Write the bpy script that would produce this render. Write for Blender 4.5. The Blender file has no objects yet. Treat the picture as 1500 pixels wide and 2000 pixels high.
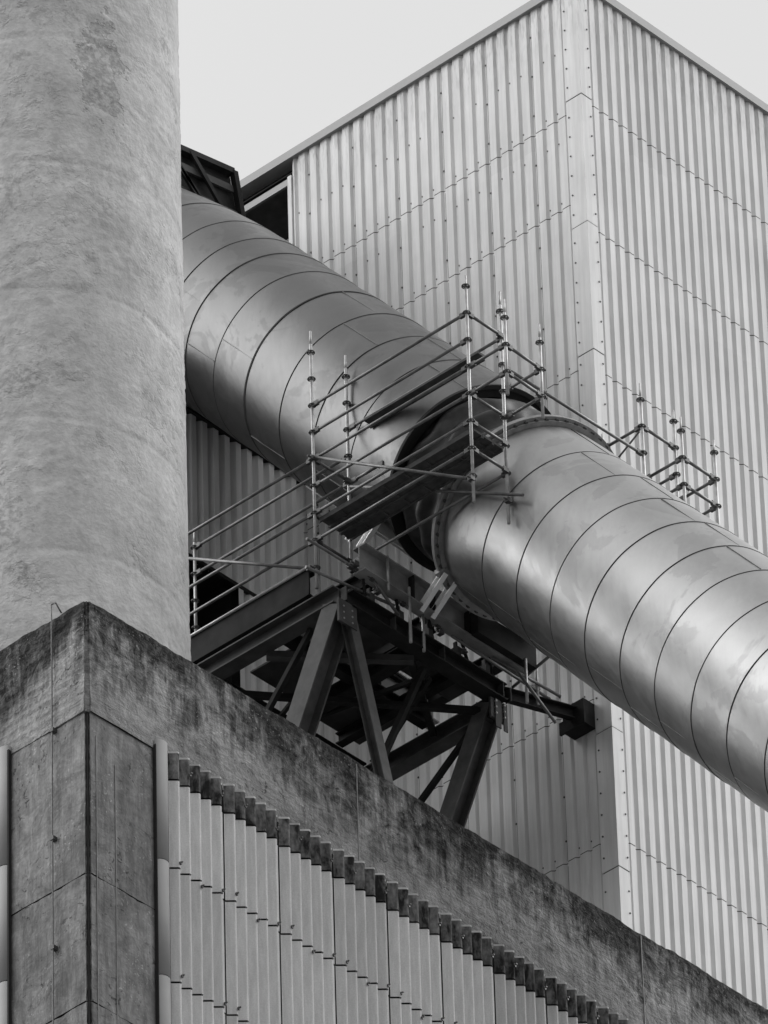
import bpy, math, random
from mathutils import Vector, Matrix, noise

random.seed(7)
scene = bpy.context.scene
COL = scene.collection
rad = math.radians

# ------------------------------------------------------------------ camera
# world origin of the detail coordinates = centre of the duct flange, 85.7 m above the ground
ORG = Vector((83.570, 72.518, 85.732))
FPX, AZ, TH, RO = 18500.0, rad(42.06), rad(37.33), rad(-1.78)
fw = Vector((math.cos(AZ)*math.cos(TH), math.sin(AZ)*math.cos(TH), math.sin(TH)))
r0 = Vector((math.sin(AZ), -math.cos(AZ), 0)); u0 = r0.cross(fw)
rt = r0*math.cos(RO) + u0*math.sin(RO); up = u0*math.cos(RO) - r0*math.sin(RO)
camd = bpy.data.cameras.new('camera'); cam = bpy.data.objects.new('camera', camd); COL.objects.link(cam)
M = Matrix((rt, up, -fw)).transposed().to_4x4(); M.translation = Vector((0, 0, 1.6))
cam.matrix_world = M
camd.sensor_fit = 'HORIZONTAL'; camd.sensor_width = 36.0; camd.lens = FPX/1500*36
camd.clip_start = 1.0; camd.clip_end = 6000
scene.camera = cam

# ------------------------------------------------------------------ world, sun, exposure
SUN_EL, SUN_AZ = 42, 22          # azimuth measured from +X towards +Y
world = bpy.data.worlds.new("World"); scene.world = world; world.use_nodes = True
wn = world.node_tree.nodes; wl = world.node_tree.links; wn.clear()
wout = wn.new('ShaderNodeOutputWorld'); bg = wn.new('ShaderNodeBackground')
sky = wn.new('ShaderNodeTexSky'); sky.sky_type = 'NISHITA'; sky.sun_disc = False
sky.sun_elevation = rad(SUN_EL); sky.sun_rotation = rad(90-SUN_AZ)
sky.air_density = 1.0; sky.dust_density = 4.0; sky.ozone_density = 1.0; sky.altitude = 50
bw = wn.new('ShaderNodeRGBToBW'); wl.new(sky.outputs[0], bw.inputs[0])
# broken overcast: bright lobes added left and right to light walls and duct, thinner light ahead, dull behind
tc = wn.new('ShaderNodeTexCoord')
def wdot(v):
    d = wn.new('ShaderNodeVectorMath'); d.operation = 'DOT_PRODUCT'
    wl.new(tc.outputs['Generated'], d.inputs[0]); d.inputs[1].default_value = Vector(v).normalized(); return d.outputs['Value']
def wmath(op, a, b, c=None):
    m = wn.new('ShaderNodeMath'); m.operation = op
    for i, x in enumerate((a, b, c)):
        if x is None: continue
        if isinstance(x, (int, float)): m.inputs[i].default_value = x
        else: wl.new(x, m.inputs[i])
    return m.outputs[0]
ramp = wn.new('ShaderNodeMapRange'); ramp.inputs['From Min'].default_value = -0.8; ramp.inputs['From Max'].default_value = 0.85
ramp.inputs['To Min'].default_value = 1.7; ramp.inputs['To Max'].default_value = 5.3
ramp.interpolation_type = 'SMOOTHSTEP'
wl.new(wdot((0.742, 0.67, 0.25)), ramp.inputs['Value'])
left = wmath('POWER', wmath('MAXIMUM', wdot((-0.60, 0.70, 0.42)), 0.0), 4.2)
right = wmath('POWER', wmath('MAXIMUM', wdot((0.60, -0.78, 0.15)), 0.0), 2.4)
base0 = wmath('MULTIPLY_ADD', right, 22.0, wmath('MULTIPLY_ADD', left, 41.0, ramp.outputs[0]))
sx = wn.new('ShaderNodeSeparateXYZ'); wl.new(tc.outputs['Generated'], sx.inputs[0])
hz = wn.new('ShaderNodeMapRange'); hz.interpolation_type = 'SMOOTHSTEP'      # sky dimmed near the horizon to darken the deck and duct underside
hz.inputs['From Min'].default_value = 0.10; hz.inputs['From Max'].default_value = 0.40
hz.inputs['To Min'].default_value = 0.12; hz.inputs['To Max'].default_value = 1.0
wl.new(sx.outputs[2], hz.inputs['Value'])
base = wmath('MULTIPLY_ADD', wmath('POWER', wmath('MAXIMUM', sx.outputs[2], 0.0), 5.0), 1.2, wmath('MULTIPLY', base0, hz.outputs[0]))
cn = wn.new('ShaderNodeTexNoise'); cn.inputs['Scale'].default_value = 2.2; cn.inputs['Detail'].default_value = 4
wl.new(tc.outputs['Generated'], cn.inputs['Vector'])
cm = wn.new('ShaderNodeMapRange'); cm.inputs['To Min'].default_value = 0.93; cm.inputs['To Max'].default_value = 1.07
wl.new(cn.outputs['Fac'], cm.inputs['Value'])
tot = wmath('MULTIPLY_ADD', bw.outputs[0], 0.2, wmath('MULTIPLY', base, cm.outputs[0]))
wl.new(tot, bg.inputs['Color']); bg.inputs['Strength'].default_value = 0.12
wl.new(bg.outputs[0], wout.inputs[0])

sd = bpy.data.lights.new('sun', 'SUN'); sd.energy = 0.9; sd.angle = rad(22); sd.color = (1, 1, 1)
so = bpy.data.objects.new('sun', sd); COL.objects.link(so)
sv = Vector((math.cos(rad(SUN_EL))*math.cos(rad(-14)), math.cos(rad(SUN_EL))*math.sin(rad(-14)), math.sin(rad(SUN_EL))))
so.rotation_euler = sv.to_track_quat('Z', 'Y').to_euler(); so.location = (0, 0, 200)
sky.sun_rotation = rad(90+14)
scene.view_settings.view_transform = 'Standard'; scene.view_settings.look = 'None'
scene.view_settings.exposure = 0.0; scene.view_settings.gamma = 1.0

# ------------------------------------------------------------------ mesh helpers
class MB:
    def __init__(s): s.v = []; s.f = []; s.m = []; s.sm = []
    def add(s, vs, fs, mi=0, smooth=False):
        o = len(s.v); s.v += [Vector(v) for v in vs]
        for f in fs: s.f.append([i+o for i in f]); s.m.append(mi); s.sm.append(smooth)
    def box(s, a, b, mi=0):
        x0, y0, z0 = a; x1, y1, z1 = b
        s.add([(x0,y0,z0),(x1,y0,z0),(x1,y1,z0),(x0,y1,z0),(x0,y0,z1),(x1,y0,z1),(x1,y1,z1),(x0,y1,z1)],
              [(0,3,2,1),(4,5,6,7),(0,1,5,4),(1,2,6,5),(2,3,7,6),(3,0,4,7)], mi)
    def prism(s, p, q, poly, upv=(0,0,1), mi=0, smooth=False):
        """sweep a 2-D polygon (side, up) from p to q"""
        p = Vector(p); q = Vector(q); d = (q-p).normalized(); u = Vector(upv)
        sd_ = d.cross(u)
        if sd_.length < 1e-4: sd_ = d.cross(Vector((1,0,0)))
        sd_.normalize(); u = sd_.cross(d)
        n = len(poly); vs = [e + sd_*a + u*b for e in (p, q) for a, b in poly]
        fs = [(i, (i+1) % n, n+(i+1) % n, n+i) for i in range(n)]
        o = len(s.v); s.add(vs, fs, mi, smooth)
        s.f.append([o+i for i in reversed(range(n))]); s.m.append(mi); s.sm.append(False)
        s.f.append([o+n+i for i in range(n)]); s.m.append(mi); s.sm.append(False)
    def bar(s, p, q, w, h, upv=(0,0,1), mi=0):
        w /= 2; h /= 2; s.prism(p, q, [(-w,-h),(w,-h),(w,h),(-w,h)], upv, mi)
    def tube(s, p, q, r, n=10, mi=0):
        s.prism(p, q, [(r*math.cos(2*math.pi*i/n), r*math.sin(2*math.pi*i/n)) for i in range(n)], (0,0,1), mi, True)
    def ibeam(s, p, q, h, b, tw=.014, tf=.022, upv=(0,0,1), mi=0):
        H = h/2; B = b/2
        s.prism(p, q, [(-B,-H),(B,-H),(B,-H+tf),(tw/2,-H+tf),(tw/2,H-tf),(B,H-tf),(B,H),(-B,H),(-B,H-tf),(-tw/2,H-tf),(-tw/2,-H+tf),(-B,-H+tf)], upv, mi)
    def channel(s, p, q, h, b, t=.014, upv=(0,0,1), mi=0):
        H = h/2
        s.prism(p, q, [(0,-H),(b,-H),(b,-H+t),(t,-H+t),(t,H-t),(b,H-t),(b,H),(0,H)], upv, mi)
    def sweep(s, frames, ringpts, mi=0, closed=True, smooth=True, caps=False):
        n = len(ringpts(0)); o = len(s.v)
        for i in range(frames):
            s.v += ringpts(i)
        for i in range(frames-1):
            for j in range(n if closed else n-1):
                k = (j+1) % n
                s.f.append([o+i*n+j, o+i*n+k, o+(i+1)*n+k, o+(i+1)*n+j]); s.m.append(mi); s.sm.append(smooth)
        if caps:
            s.f.append([o+j for j in reversed(range(n))]); s.m.append(mi); s.sm.append(False)
            s.f.append([o+(frames-1)*n+j for j in range(n)]); s.m.append(mi); s.sm.append(False)

def meta(o, label=None, cat=None, group=None, kind=None):
    if label: o['label'] = label
    if cat: o['category'] = cat
    if group: o['group'] = group
    if kind: o['kind'] = kind
    return o

def thing(name, base, label, cat, group=None):
    """Empty at a thing's base; base is in detail coordinates"""
    o = bpy.data.objects.new(name, None); COL.objects.link(o); o.empty_display_size = .3
    o.location = ORG + Vector(base); meta(o, label, cat, group); o['_b'] = list(base)
    return o

def absloc(o):
    p = Vector((0,0,0))
    while o: p += o.location; o = o.parent
    return p

def build(name, mb, mats, parent=None, base=(0,0,0), label=None):
    me = bpy.data.meshes.new(name)
    off = absloc(parent) - ORG if parent else Vector(base)
    me.from_pydata([tuple(v-off) for v in mb.v], [], mb.f)
    if not isinstance(mats, (list, tuple)): mats = [mats]
    for m in mats: me.materials.append(m)
    me.polygons.foreach_set('material_index', mb.m); me.polygons.foreach_set('use_smooth', mb.sm)
    me.update()
    o = bpy.data.objects.new(name, me); COL.objects.link(o)
    if parent: o.parent = parent
    else: o.location = ORG + Vector(base)
    if label: o['label'] = label
    return o

# ------------------------------------------------------------------ materials
class NT:
    def __init__(s, name):
        s.mat = bpy.data.materials.new(name); s.mat.use_nodes = True
        s.n = s.mat.node_tree.nodes; s.l = s.mat.node_tree.links
        s.p = s.n['Principled BSDF']; s.tc = s.n.new('ShaderNodeTexCoord')
        s.obj = s.tc.outputs['Object']
    def mapping(s, scale=(1,1,1), src=None, rot=(0,0,0)):
        m = s.n.new('ShaderNodeMapping'); m.inputs['Scale'].default_value = scale; m.inputs['Rotation'].default_value = rot
        s.l.new(src or s.obj, m.inputs['Vector']); return m.outputs[0]
    def noise(s, sc, det=4, rough=.55, dist=0, src=None):
        t = s.n.new('ShaderNodeTexNoise'); t.inputs['Scale'].default_value = sc; t.inputs['Detail'].default_value = det
        t.inputs['Detail'].default_value = min(det, max(0.0, math.log2(40/sc)))      # nothing finer than a pixel or two
        t.inputs['Roughness'].default_value = rough; t.inputs['Distortion'].default_value = dist
        s.l.new(src or s.obj, t.inputs['Vector']); return t.outputs['Fac']
    def voro(s, sc, feat='F1', src=None):
        t = s.n.new('ShaderNodeTexVoronoi'); t.inputs['Scale'].default_value = sc; t.feature = feat
        s.l.new(src or s.obj, t.inputs['Vector']); return t.outputs['Distance']
    def rng(s, v, a, b, c=0., d=1.):
        t = s.n.new('ShaderNodeMapRange'); t.inputs['From Min'].default_value = a; t.inputs['From Max'].default_value = b
        t.inputs['To Min'].default_value = c; t.inputs['To Max'].default_value = d; s.l.new(v, t.inputs['Value']); return t.outputs[0]
    def math(s, op, a, b=None):
        t = s.n.new('ShaderNodeMath'); t.operation = op
        for i, x in enumerate((a, b)):
            if x is None: continue
            if isinstance(x, (int, float)): t.inputs[i].default_value = x
            else: s.l.new(x, t.inputs[i])
        return t.outputs[0]
    def sep(s):
        t = s.n.new('ShaderNodeSeparateXYZ'); s.l.new(s.obj, t.inputs[0]); return t.outputs
    def mixv(s, f, a, b):
        t = s.n.new('ShaderNodeMix'); t.data_type = 'FLOAT'
        for i, x in ((0, f), (2, a), (3, b)):
            if isinstance(x, (int, float)): t.inputs[i].default_value = x
            else: s.l.new(x, t.inputs[i])
        return t.outputs[0]
    def color(s, v):
        if isinstance(v, (int, float)): s.p.inputs['Base Color'].default_value = (v, v, v, 1)
        else:
            c = s.n.new('ShaderNodeCombineColor')
            for i in range(3): s.l.new(v, c.inputs[i])
            s.l.new(c.outputs[0], s.p.inputs['Base Color'])
    def bump(s, h, strength=.5, dist=.02, prev=None):
        b = s.n.new('ShaderNodeBump'); b.inputs['Strength'].default_value = strength; b.inputs['Distance'].default_value = dist
        s.l.new(h, b.inputs['Height'])
        if prev is not None: s.l.new(prev, b.inputs['Normal'])
        s.l.new(b.outputs[0], s.p.inputs['Normal']); return b.outputs[0]
    def rough(s, v):
        if isinstance(v, (int, float)): s.p.inputs['Roughness'].default_value = v
        else: s.l.new(v, s.p.inputs['Roughness'])

def simple(name, v, rough=.6, metal=0., var=.25, sc=6., spec=.5):
    t = NT(name); n = t.noise(sc, 5); t.color(t.rng(n, .25, .75, v*(1-var), v*(1+var))); t.rough(rough)
    t.p.inputs['Metallic'].default_value = metal; t.p.inputs['Specular IOR Level'].default_value = spec
    return t.mat

def m_clad():
    t = NT('painted_sheet')
    st = t.noise(3.0, 5, .6, 0, t.mapping((4, 4, .22)))
    dirt = t.noise(.9, 4, .6)
    v = t.rng(st, .38, .66, .62, .72)
    v = t.math('MULTIPLY', v, t.rng(dirt, .38, .62, .95, 1.03))
    x, y, z = t.sep()
    cell = t.n.new('ShaderNodeCombineXYZ')
    t.l.new(t.math('FLOOR', t.math('DIVIDE', t.math('ADD', x, y), .96)), cell.inputs[0]); t.l.new(t.math('FLOOR', t.math('DIVIDE', z, 2.7)), cell.inputs[1])
    wnz = t.n.new('ShaderNodeTexWhiteNoise'); t.l.new(cell.outputs[0], wnz.inputs['Vector'])
    v = t.math('MULTIPLY', v, t.rng(wnz.outputs['Value'], 0, 1, .955, 1.03))
    run = t.noise(7.0, 5, .7, .2, t.mapping((2.2, 2.2, .35)))          # dirt run down from the eave
    em = t.math('MULTIPLY', t.rng(z, 31.2, 32.45), t.rng(run, .48, .62))
    v = t.math('MULTIPLY', v, t.mixv(em, 1.0, .72))
    t.color(v); t.rough(.55); t.p.inputs['Specular IOR Level'].default_value = .3; t.bump(t.noise(1.2, 2), .15, .01)
    return t.mat

def m_fibre():   # fibre cement sheets on the concrete block
    t = NT('fibre_cement_sheet')
    t.p.inputs['Specular IOR Level'].default_value = .2
    oi = t.n.new('ShaderNodeObjectInfo')
    st = t.noise(5.0, 5, .6, 0, t.mapping((3, 3, .4)))
    v = t.rng(st, .38, .62, .54, .62)
    v = t.math('MULTIPLY', v, t.rng(oi.outputs['Random'], 0, 1, .9, 1.07))
    sp = t.noise(60, 2); v = t.math('MULTIPLY', v, t.rng(sp, .3, .7, .94, 1.05))
    t.color(v); t.rough(.85)
    return t.mat

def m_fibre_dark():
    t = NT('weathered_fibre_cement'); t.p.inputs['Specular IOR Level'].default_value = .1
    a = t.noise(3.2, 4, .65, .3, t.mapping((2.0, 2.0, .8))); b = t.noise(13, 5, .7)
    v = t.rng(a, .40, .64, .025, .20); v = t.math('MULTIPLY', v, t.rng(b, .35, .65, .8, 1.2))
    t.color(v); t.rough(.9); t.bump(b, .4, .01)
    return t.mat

def m_chimney():
    t = NT('patched_render')
    t.p.inputs['Specular IOR Level'].default_value = .2
    big = t.noise(.5, 4, .6, .2); mid = t.noise(2.0, 6, .68, .1); fine = t.noise(11, 6, .75)
    rings = t.noise(1.0, 1, .5, .0, t.mapping((.10, .10, 1.3)))
    v = t.rng(big, .38, .62, .47, .55)
    v = t.math('MULTIPLY', v, t.rng(mid, .36, .64, .91, 1.07))
    v = t.math('MULTIPLY', v, t.rng(rings, .40, .60, .95, 1.04))
    v = t.math('MULTIPLY', v, t.rng(fine, .35, .65, .92, 1.07))
    drip = t.noise(2.2, 4, .6, .1, t.mapping((1.8, 1.8, .25)))
    v = t.math('MULTIPLY', v, t.rng(drip, .38, .62, .955, 1.03))
    # rough places where the render has crumbled
    pm = t.rng(t.noise(.62, 6, .72, .5, t.mapping((1.3, 1.3, .8))), .575, .615)
    v = t.math('MULTIPLY', v, t.mixv(pm, 1.0, t.rng(fine, .40, .60, .74, .98)))
    # one large scar high on the right
    m = t.n.new('ShaderNodeMapping'); m.vector_type = 'TEXTURE'; m.inputs['Location'].default_value = (-.69, -1.97, 13.65)
    m.inputs['Scale'].default_value = (.33, .45, .85); t.l.new(t.obj, m.inputs['Vector'])
    ln = t.n.new('ShaderNodeVectorMath'); ln.operation = 'LENGTH'; t.l.new(m.outputs[0], ln.inputs[0])
    sc = t.rng(t.math('ADD', ln.outputs['Value'], t.rng(t.noise(2.6, 6, .7), .35, .65, -.55, .55)), .95, 1.08, 1, 0)
    v = t.math('MULTIPLY', v, t.mixv(sc, 1.0, t.rng(fine, .38, .62, .68, .90)))
    # crusty lighter lips
    crust = t.rng(t.noise(4.5, 7, .75, .3), .50, .60); cm_ = t.rng(t.noise(.9, 4, .6, 0), .47, .60)
    v = t.math('MULTIPLY', v, t.mixv(t.math('MULTIPLY', crust, cm_), 1.0, .86))
    t.color(v); t.rough(.92)
    h = t.math('ADD', t.math('MULTIPLY', t.rng(mid, .3, .7), .35), t.math('MULTIPLY', t.rng(fine, .35, .65), .22))
    h = t.math('ADD', h, t.math('MULTIPLY', t.math('MULTIPLY', crust, cm_), .38))
    h = t.math('SUBTRACT', h, t.math('MULTIPLY', sc, .45))
    t.bump(h, .8, .024)
    return t.mat

def m_concrete(streaky=False):
    """board-marked concrete, mossy black along its top edge (object origin sits at the coping)"""
    t = NT('weathered_concrete')
    t.p.inputs['Specular IOR Level'].default_value = .12
    x, y, z = t.sep()
    big = t.noise(.6, 5, .6, .3); mid = t.noise(2.6, 6, .7, .8); fine = t.noise(19, 6, .75)
    streak = t.noise(3.0, 6, .7, .3, t.mapping((2.4, 2.4, .30)))
    v = t.rng(big, .38, .62, .21, .30)
    v = t.math('MULTIPLY', v, t.rng(streak, .36, .64, .72 if streaky else .86, 1.15 if streaky else 1.08))
    v = t.math('MULTIPLY', v, t.rng(mid, .38, .62, .80, 1.14))
    v = t.math('MULTIPLY', v, t.rng(fine, .35, .65, .91, 1.08))
    # moss and soot washed down from the coping
    d = t.math('SUBTRACT', 0.0, z)
    dd = t.math('ADD', d, t.math('MULTIPLY', t.rng(mid, .35, .65, -1, 1), .35))
    dd = t.math('ADD', dd, t.math('MULTIPLY', t.rng(streak, .35, .65, -1, 1), .30))
    dd = t.math('ADD', dd, t.math('MULTIPLY', t.rng(big, .38, .62, -1, 1), .28))
    moss = t.rng(dd, .30, 1.30, 1.0, 0.0)
    blotch = t.rng(t.noise(6.5, 8, .78, .5), .42, .56)
    m = t.math('MULTIPLY', moss, t.rng(blotch, 0, 1, .78, 1.0))
    v = t.math('MULTIPLY', v, t.mixv(m, 1.0, .11))
    # soot patches and pits lower down
    pt = t.rng(t.noise(8.0, 7, .75, .8), .60, .66); pmk = t.rng(t.noise(1.1, 4), .46, .58)
    v = t.math('MULTIPLY', v, t.mixv(t.math('MULTIPLY', pt, pmk), 1.0, .45))
    # pale lime specks
    sp = t.rng(t.noise(27, 3, .6), .66, .72)
    v = t.math('ADD', v, t.math('MULTIPLY', t.math('MULTIPLY', sp, t.rng(t.noise(1.6, 3), .48, .60)), .16))
    if streaky: v = t.math('MULTIPLY', v, .86)
    t.color(v); t.rough(.92)
    if streaky: boards = t.noise(2.4, 4, .6, .1, t.mapping((4.5, 4.5, .25)))
    else: boards = t.noise(2.2, 5, .65, .15, t.mapping((.35, .35, 4.2)))
    h = t.math('MULTIPLY', t.rng(mid, .35, .65), .55)
    h = t.math('ADD', h, t.math('MULTIPLY', t.rng(t.noise(8.5, 7, .75, .4), .35, .65), .20 if streaky else .42))
    h = t.math('ADD', h, t.math('MULTIPLY', t.rng(boards, .38, .62), .30))
    h = t.math('SUBTRACT', h, t.math('MULTIPLY', t.math('MULTIPLY', pt, pmk), .4))
    t.bump(h, .9, .018 if streaky else .026)
    return t.mat

def m_duct(name, c, r, seed):
    t = NT(name)
    t.p.inputs['Metallic'].default_value = .88
    mp = t.mapping((1, 1, 1)); 
    a = t.noise(.8, 5, .6, .5); b = t.noise(3.2, 6, .7, 1.2, t.mapping((1.6, .9, .9)))
    drip = t.noise(2.6, 5, .65, .4, t.mapping((3.2, 3.2, .35)))
    dull = t.rng(t.noise(.8, 5, .62, .8), .53, .555)          # dull weathered patches with ragged edges
    v = t.math('MULTIPLY', t.rng(a, .38, .62, c*.96, c*1.03), t.rng(b, .38, .62, .96, 1.03))
    v = t.math('MULTIPLY', v, t.rng(drip, .36, .64, .94, 1.03))
    v = t.math('MULTIPLY', v, t.mixv(dull, 1.0, .90))
    t.color(v)
    rr = t.math('ADD', t.rng(b, .38, .62, r-.02, r+.03), t.math('MULTIPLY', dull, .04))
    rr = t.math('ADD', rr, t.rng(drip, .38, .62, -.02, .03)); t.rough(rr)
    h = t.math('ADD', t.math('MULTIPLY', t.noise(1.5, 4, .5, .6), .8), t.math('MULTIPLY', t.noise(3.0, 4, .55, 1.5, t.mapping((2.2, 1.5, .6))), .35))
    t.bump(h, .16, .03)
    return t.mat

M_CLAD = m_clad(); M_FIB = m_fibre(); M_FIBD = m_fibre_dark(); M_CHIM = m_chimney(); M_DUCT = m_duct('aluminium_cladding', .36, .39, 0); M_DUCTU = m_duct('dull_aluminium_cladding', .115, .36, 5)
M_CONC = m_concrete(); M_COL = m_concrete(True)
M_GAP = simple('shadow_gap_filler', .02, .9)
M_LAP = simple('lap_edge', .22, .6)
M_SEAM2 = simple('lap_seam', .16, .5, .4)
M_SCREW = simple('dark_screw', .05, .6)
M_STEEL = simple('dark_painted_steel', .020, .8, 0, .5, 3.5, .15)
M_STEEL2 = simple('grey_painted_steel', .060, .7, 0, .45, 3, .2)
M_LEG = simple('leg_steel', .085, .65, 0, .35, 4, .25)
M_GALV = simple('galvanised_tube', .42, .42, .5, .25, 9)
M_TUBE = simple('shaded_tube', .15, .45, .4, .35, 7)  # darker than the posts: shade on the ledger undersides put into the colour
M_CUP = simple('worn_coupler', .09, .55, .4, .5, 12)
M_PLANK = simple('scaffold_board', .07, .8, 0, .4, 7)
M_BRIGHT = simple('bright_channel_steel', .92, .35, 0, .05, 4)
M_FLANGE = simple('bare_flange_steel', .26, .5, .3, .3, 8)
M_SEAM = simple('seam_sealant', .06, .7, 0, .5, 2)
M_RUB = simple('black_joint_liner', .012, .8)
M_LIP = simple('pale_cut_edge', .5, .8, 0, .3, 5)
M_GIRD = simple('primed_steel', .24, .6, 0, .45, 2.5, .3)
M_TRIM = simple('edge_trim_grey', .30, .8, 0, .06, 3)
M_FASC = simple('roof_fascia_paint', .27, .5, 0, .08, 2)
M_DARK = simple('dark_interior', .012, .95)  # near-black colour paints in the shade inside the openings
M_ROOF = simple('roof_felt', .20, .9)
def m_fabric():
    t = NT('bellows_fabric'); f = t.noise(2.5, 4, .6, .6)
    t.color(t.rng(f, .38, .62, .010, .045)); t.rough(.55); t.bump(f, .3, .03); return t.mat
M_FAB = m_fabric()
def m_ground():
    t = NT('ground_gravel'); a = t.noise(.05, 6); t.color(t.rng(a, .3, .7, .09, .17)); t.rough(.95); return t.mat

# ------------------------------------------------------------------ setting: ground
g = MB(); S = 4000; g.add([(-S,-S,0),(S,-S,0),(S,S,0),(-S,S,0)], [(0,1,2,3)])
go = build('ground', g, m_ground(), None, (0,0,0)); go.location = (0,0,0); meta(go, kind='structure')

# ------------------------------------------------------------------ corrugated sheeting
def profile(length, pitch, a, cr, depth, start=0.):
    """points (s, out) of a trapezoidal profile"""
    pts = []; s = start
    while s < length:
        for ds, o in ((0, 0), (a, depth), (a+cr, depth), (2*a+cr, 0)):
            if s+ds <= length+1e-6: pts.append((s+ds, o))
        s += pitch
    if pts[-1][0] < length-1e-4: pts.append((length, pts[-1][1] if pts[-1][1] == 0 else 0))
    if pts[0][0] > 0: pts.insert(0, (0, 0))
    return pts

def corr_wall(mb, origin, along, out, pts, z0, z1, mi=0):
    o = Vector(origin); al = Vector(along); ou = Vector(out)
    n = len(pts); vs = [o + al*s + ou*d + Vector((0,0,z)) for z in (z0, z1) for s, d in pts]
    fs = [(i, i+1, n+i+1, n+i) for i in range(n-1)]
    if al.cross(ou).z > 0: fs = [tuple(reversed(f)) for f in fs]
    mb.add(vs, fs, mi)

def dots(mb, pts, out, r=.022, t=.012, mi=1):
    for p in pts:
        p = Vector(p); mb.tube(p, p+Vector(out)*t, r, 6, mi)

# ================================================================== TALL CORRUGATED BUILDING
XT, YT, YW, ZR = 2.70, 0.93, 7.07, 12.50
ZB = -20.0
tower = thing('sheeted_building', (XT, YT, ZB), 'tall block clad in pale ribbed metal sheet with its corner towards us', 'building')
b = MB()
b.box((XT+.10, YT+.10, ZB), (20, YW, ZR)); b.box((XT+3.2, YW, ZB), (20, 19, ZR)); b.box((XT+.1, YW, ZB), (XT+3.2, 19, 5.9))
b.box((XT+.1, 11.2, 5.9), (XT+3.2, 19, ZR))
build('wall_core', b, M_DARK, tower)
GAP = .016
# right face (towards -Y)
zr = [ZB, -9.2, -6.6, -3.90, -1.0, 2.0, 4.83, 7.62, 10.15, ZR+.02]
pr_ = profile(17.0, .2245, .043, .112, .046, .20)
mb = MB()
for i in range(len(zr)-1):
    corr_wall(mb, (XT, YT, 0), (1,0,0), (0,-1,0), pr_, zr[i]+(GAP if i else 0), zr[i+1])
mb.box((XT+.02, YT+.012, ZB), (XT+17, YT+.09, ZR-.01), 1)
# thin closures right behind the sheet joints
for z in zr[1:-1]:
    pts2 = [(s, d-.012) for s, d in pr_]; corr_wall(mb, (XT, YT, 0), (1,0,0), (0,-1,0), pts2, z-.01, z+GAP+.01, 1)
build('wall_cladding', mb, [M_CLAD, M_GAP], tower)
# left face (towards -X): from the corner away from us
zl = [ZB, -9.2, -6.5, -3.88, -1.25, 2.0, 4.95, 8.2, 10.0, ZR+.02]
pl_ = profile(YW-YT, .2400, .040, .135, .040, .27)
mb = MB()
for i in range(len(zl)-1):
    corr_wall(mb, (XT, YT, 0), (0,1,0), (-1,0,0), pl_, zl[i]+(GAP if i else 0), zl[i+1])
for z in zl[1:-1]:
    corr_wall(mb, (XT, YT, 0), (0,1,0), (-1,0,0), [(s, d-.012) for s, d in pl_], z-.01, z+GAP+.01, 1)
mb.box((XT+.012, YT+.02, ZB), (XT+.09, YW, ZR-.01), 1)
# side laps with their rows of screws every fourth rib
k = 0; s = .27
while s < YW-YT-.3:
    if k % 4 == 2:
        yy = YT+s+.04+.135+.03
        for i in range(len(zl)-1):
            a0, a1 = zl[i]+.05, zl[i+1]-.05
            if a0 > -8: mb.box((XT-.014, yy, a0), (XT-.004, yy+.007, a1), 2)
            z = a0+.35
            while z < a1 and z > -8:
                dots(mb, [(XT-.012, yy+.012, z)], (-1,0,0), .017, .014, 1); z += .80
    else:
        for z in zl[2:-1]:
            dots(mb, [(XT-.006, YT+s+.213, z+.16)], (-1,0,0), .014, .012, 1)
            if z > 7 and random.random() < .8: dots(mb, [(XT-.006, YT+s+.213, z+1.35)], (-1,0,0), .015, .012, 1)
    k += 1; s += .24
build('wall_cladding', mb, [M_CLAD, M_SCREW, M_LAP], tower)
# corner flashing in lengths
mb = MB(); ch = [ZB, -9.5, -7.0, -4.45, -1.93, .5, 2.8, 5.18, 7.69, 10.24, ZR+.03]
for i in range(len(ch)-1):
    z0, z1 = ch[i]+(.018 if i else 0), ch[i+1]
    e = .052 + .004*(i % 2)
    mb.add([(XT-e, YT+.27, z0), (XT-e, YT-e, z0), (XT+.19, YT-e, z0), (XT-e, YT+.27, z1), (XT-e, YT-e, z1), (XT+.19, YT-e, z1),
            (XT, YT+.28, z0), (XT, YT+.28, z1), (XT+.20, YT, z0), (XT+.20, YT, z1)],
           [(0,3,4,1), (1,4,5,2), (6,7,3,0), (2,5,9,8)], 0)
    if i: mb.box((XT-e+.006, YT-e+.006, z0-.02), (XT+.18, YT+.25, z0+.002), 1)
    z = z0+.25
    while z < z1 and z0 > -9:
        dots(mb, [(XT-e, YT+.22, z)], (-1,0,0), .015, .012, 1); dots(mb, [(XT+.15, YT-e, z-.02)], (0,-1,0), .015, .012, 1)
        z += .39
build('corner_flashing', mb, [M_CLAD, M_SCREW], tower)
# roof edge
mb = MB(); zf = ZR
mb.box((XT-.10, YT-.10, zf), (20.1, YT+.25, zf+.16)); mb.box((XT-.10, YT+.25, zf), (XT+.25, 12.5, zf+.16))
build('roof_fascia', mb, M_FASC, tower)
mb = MB(); mb.box((XT+.25, YT+.25, zf+.005), (20.05, 19, zf+.10)); build('roof', mb, M_ROOF, tower)
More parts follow.
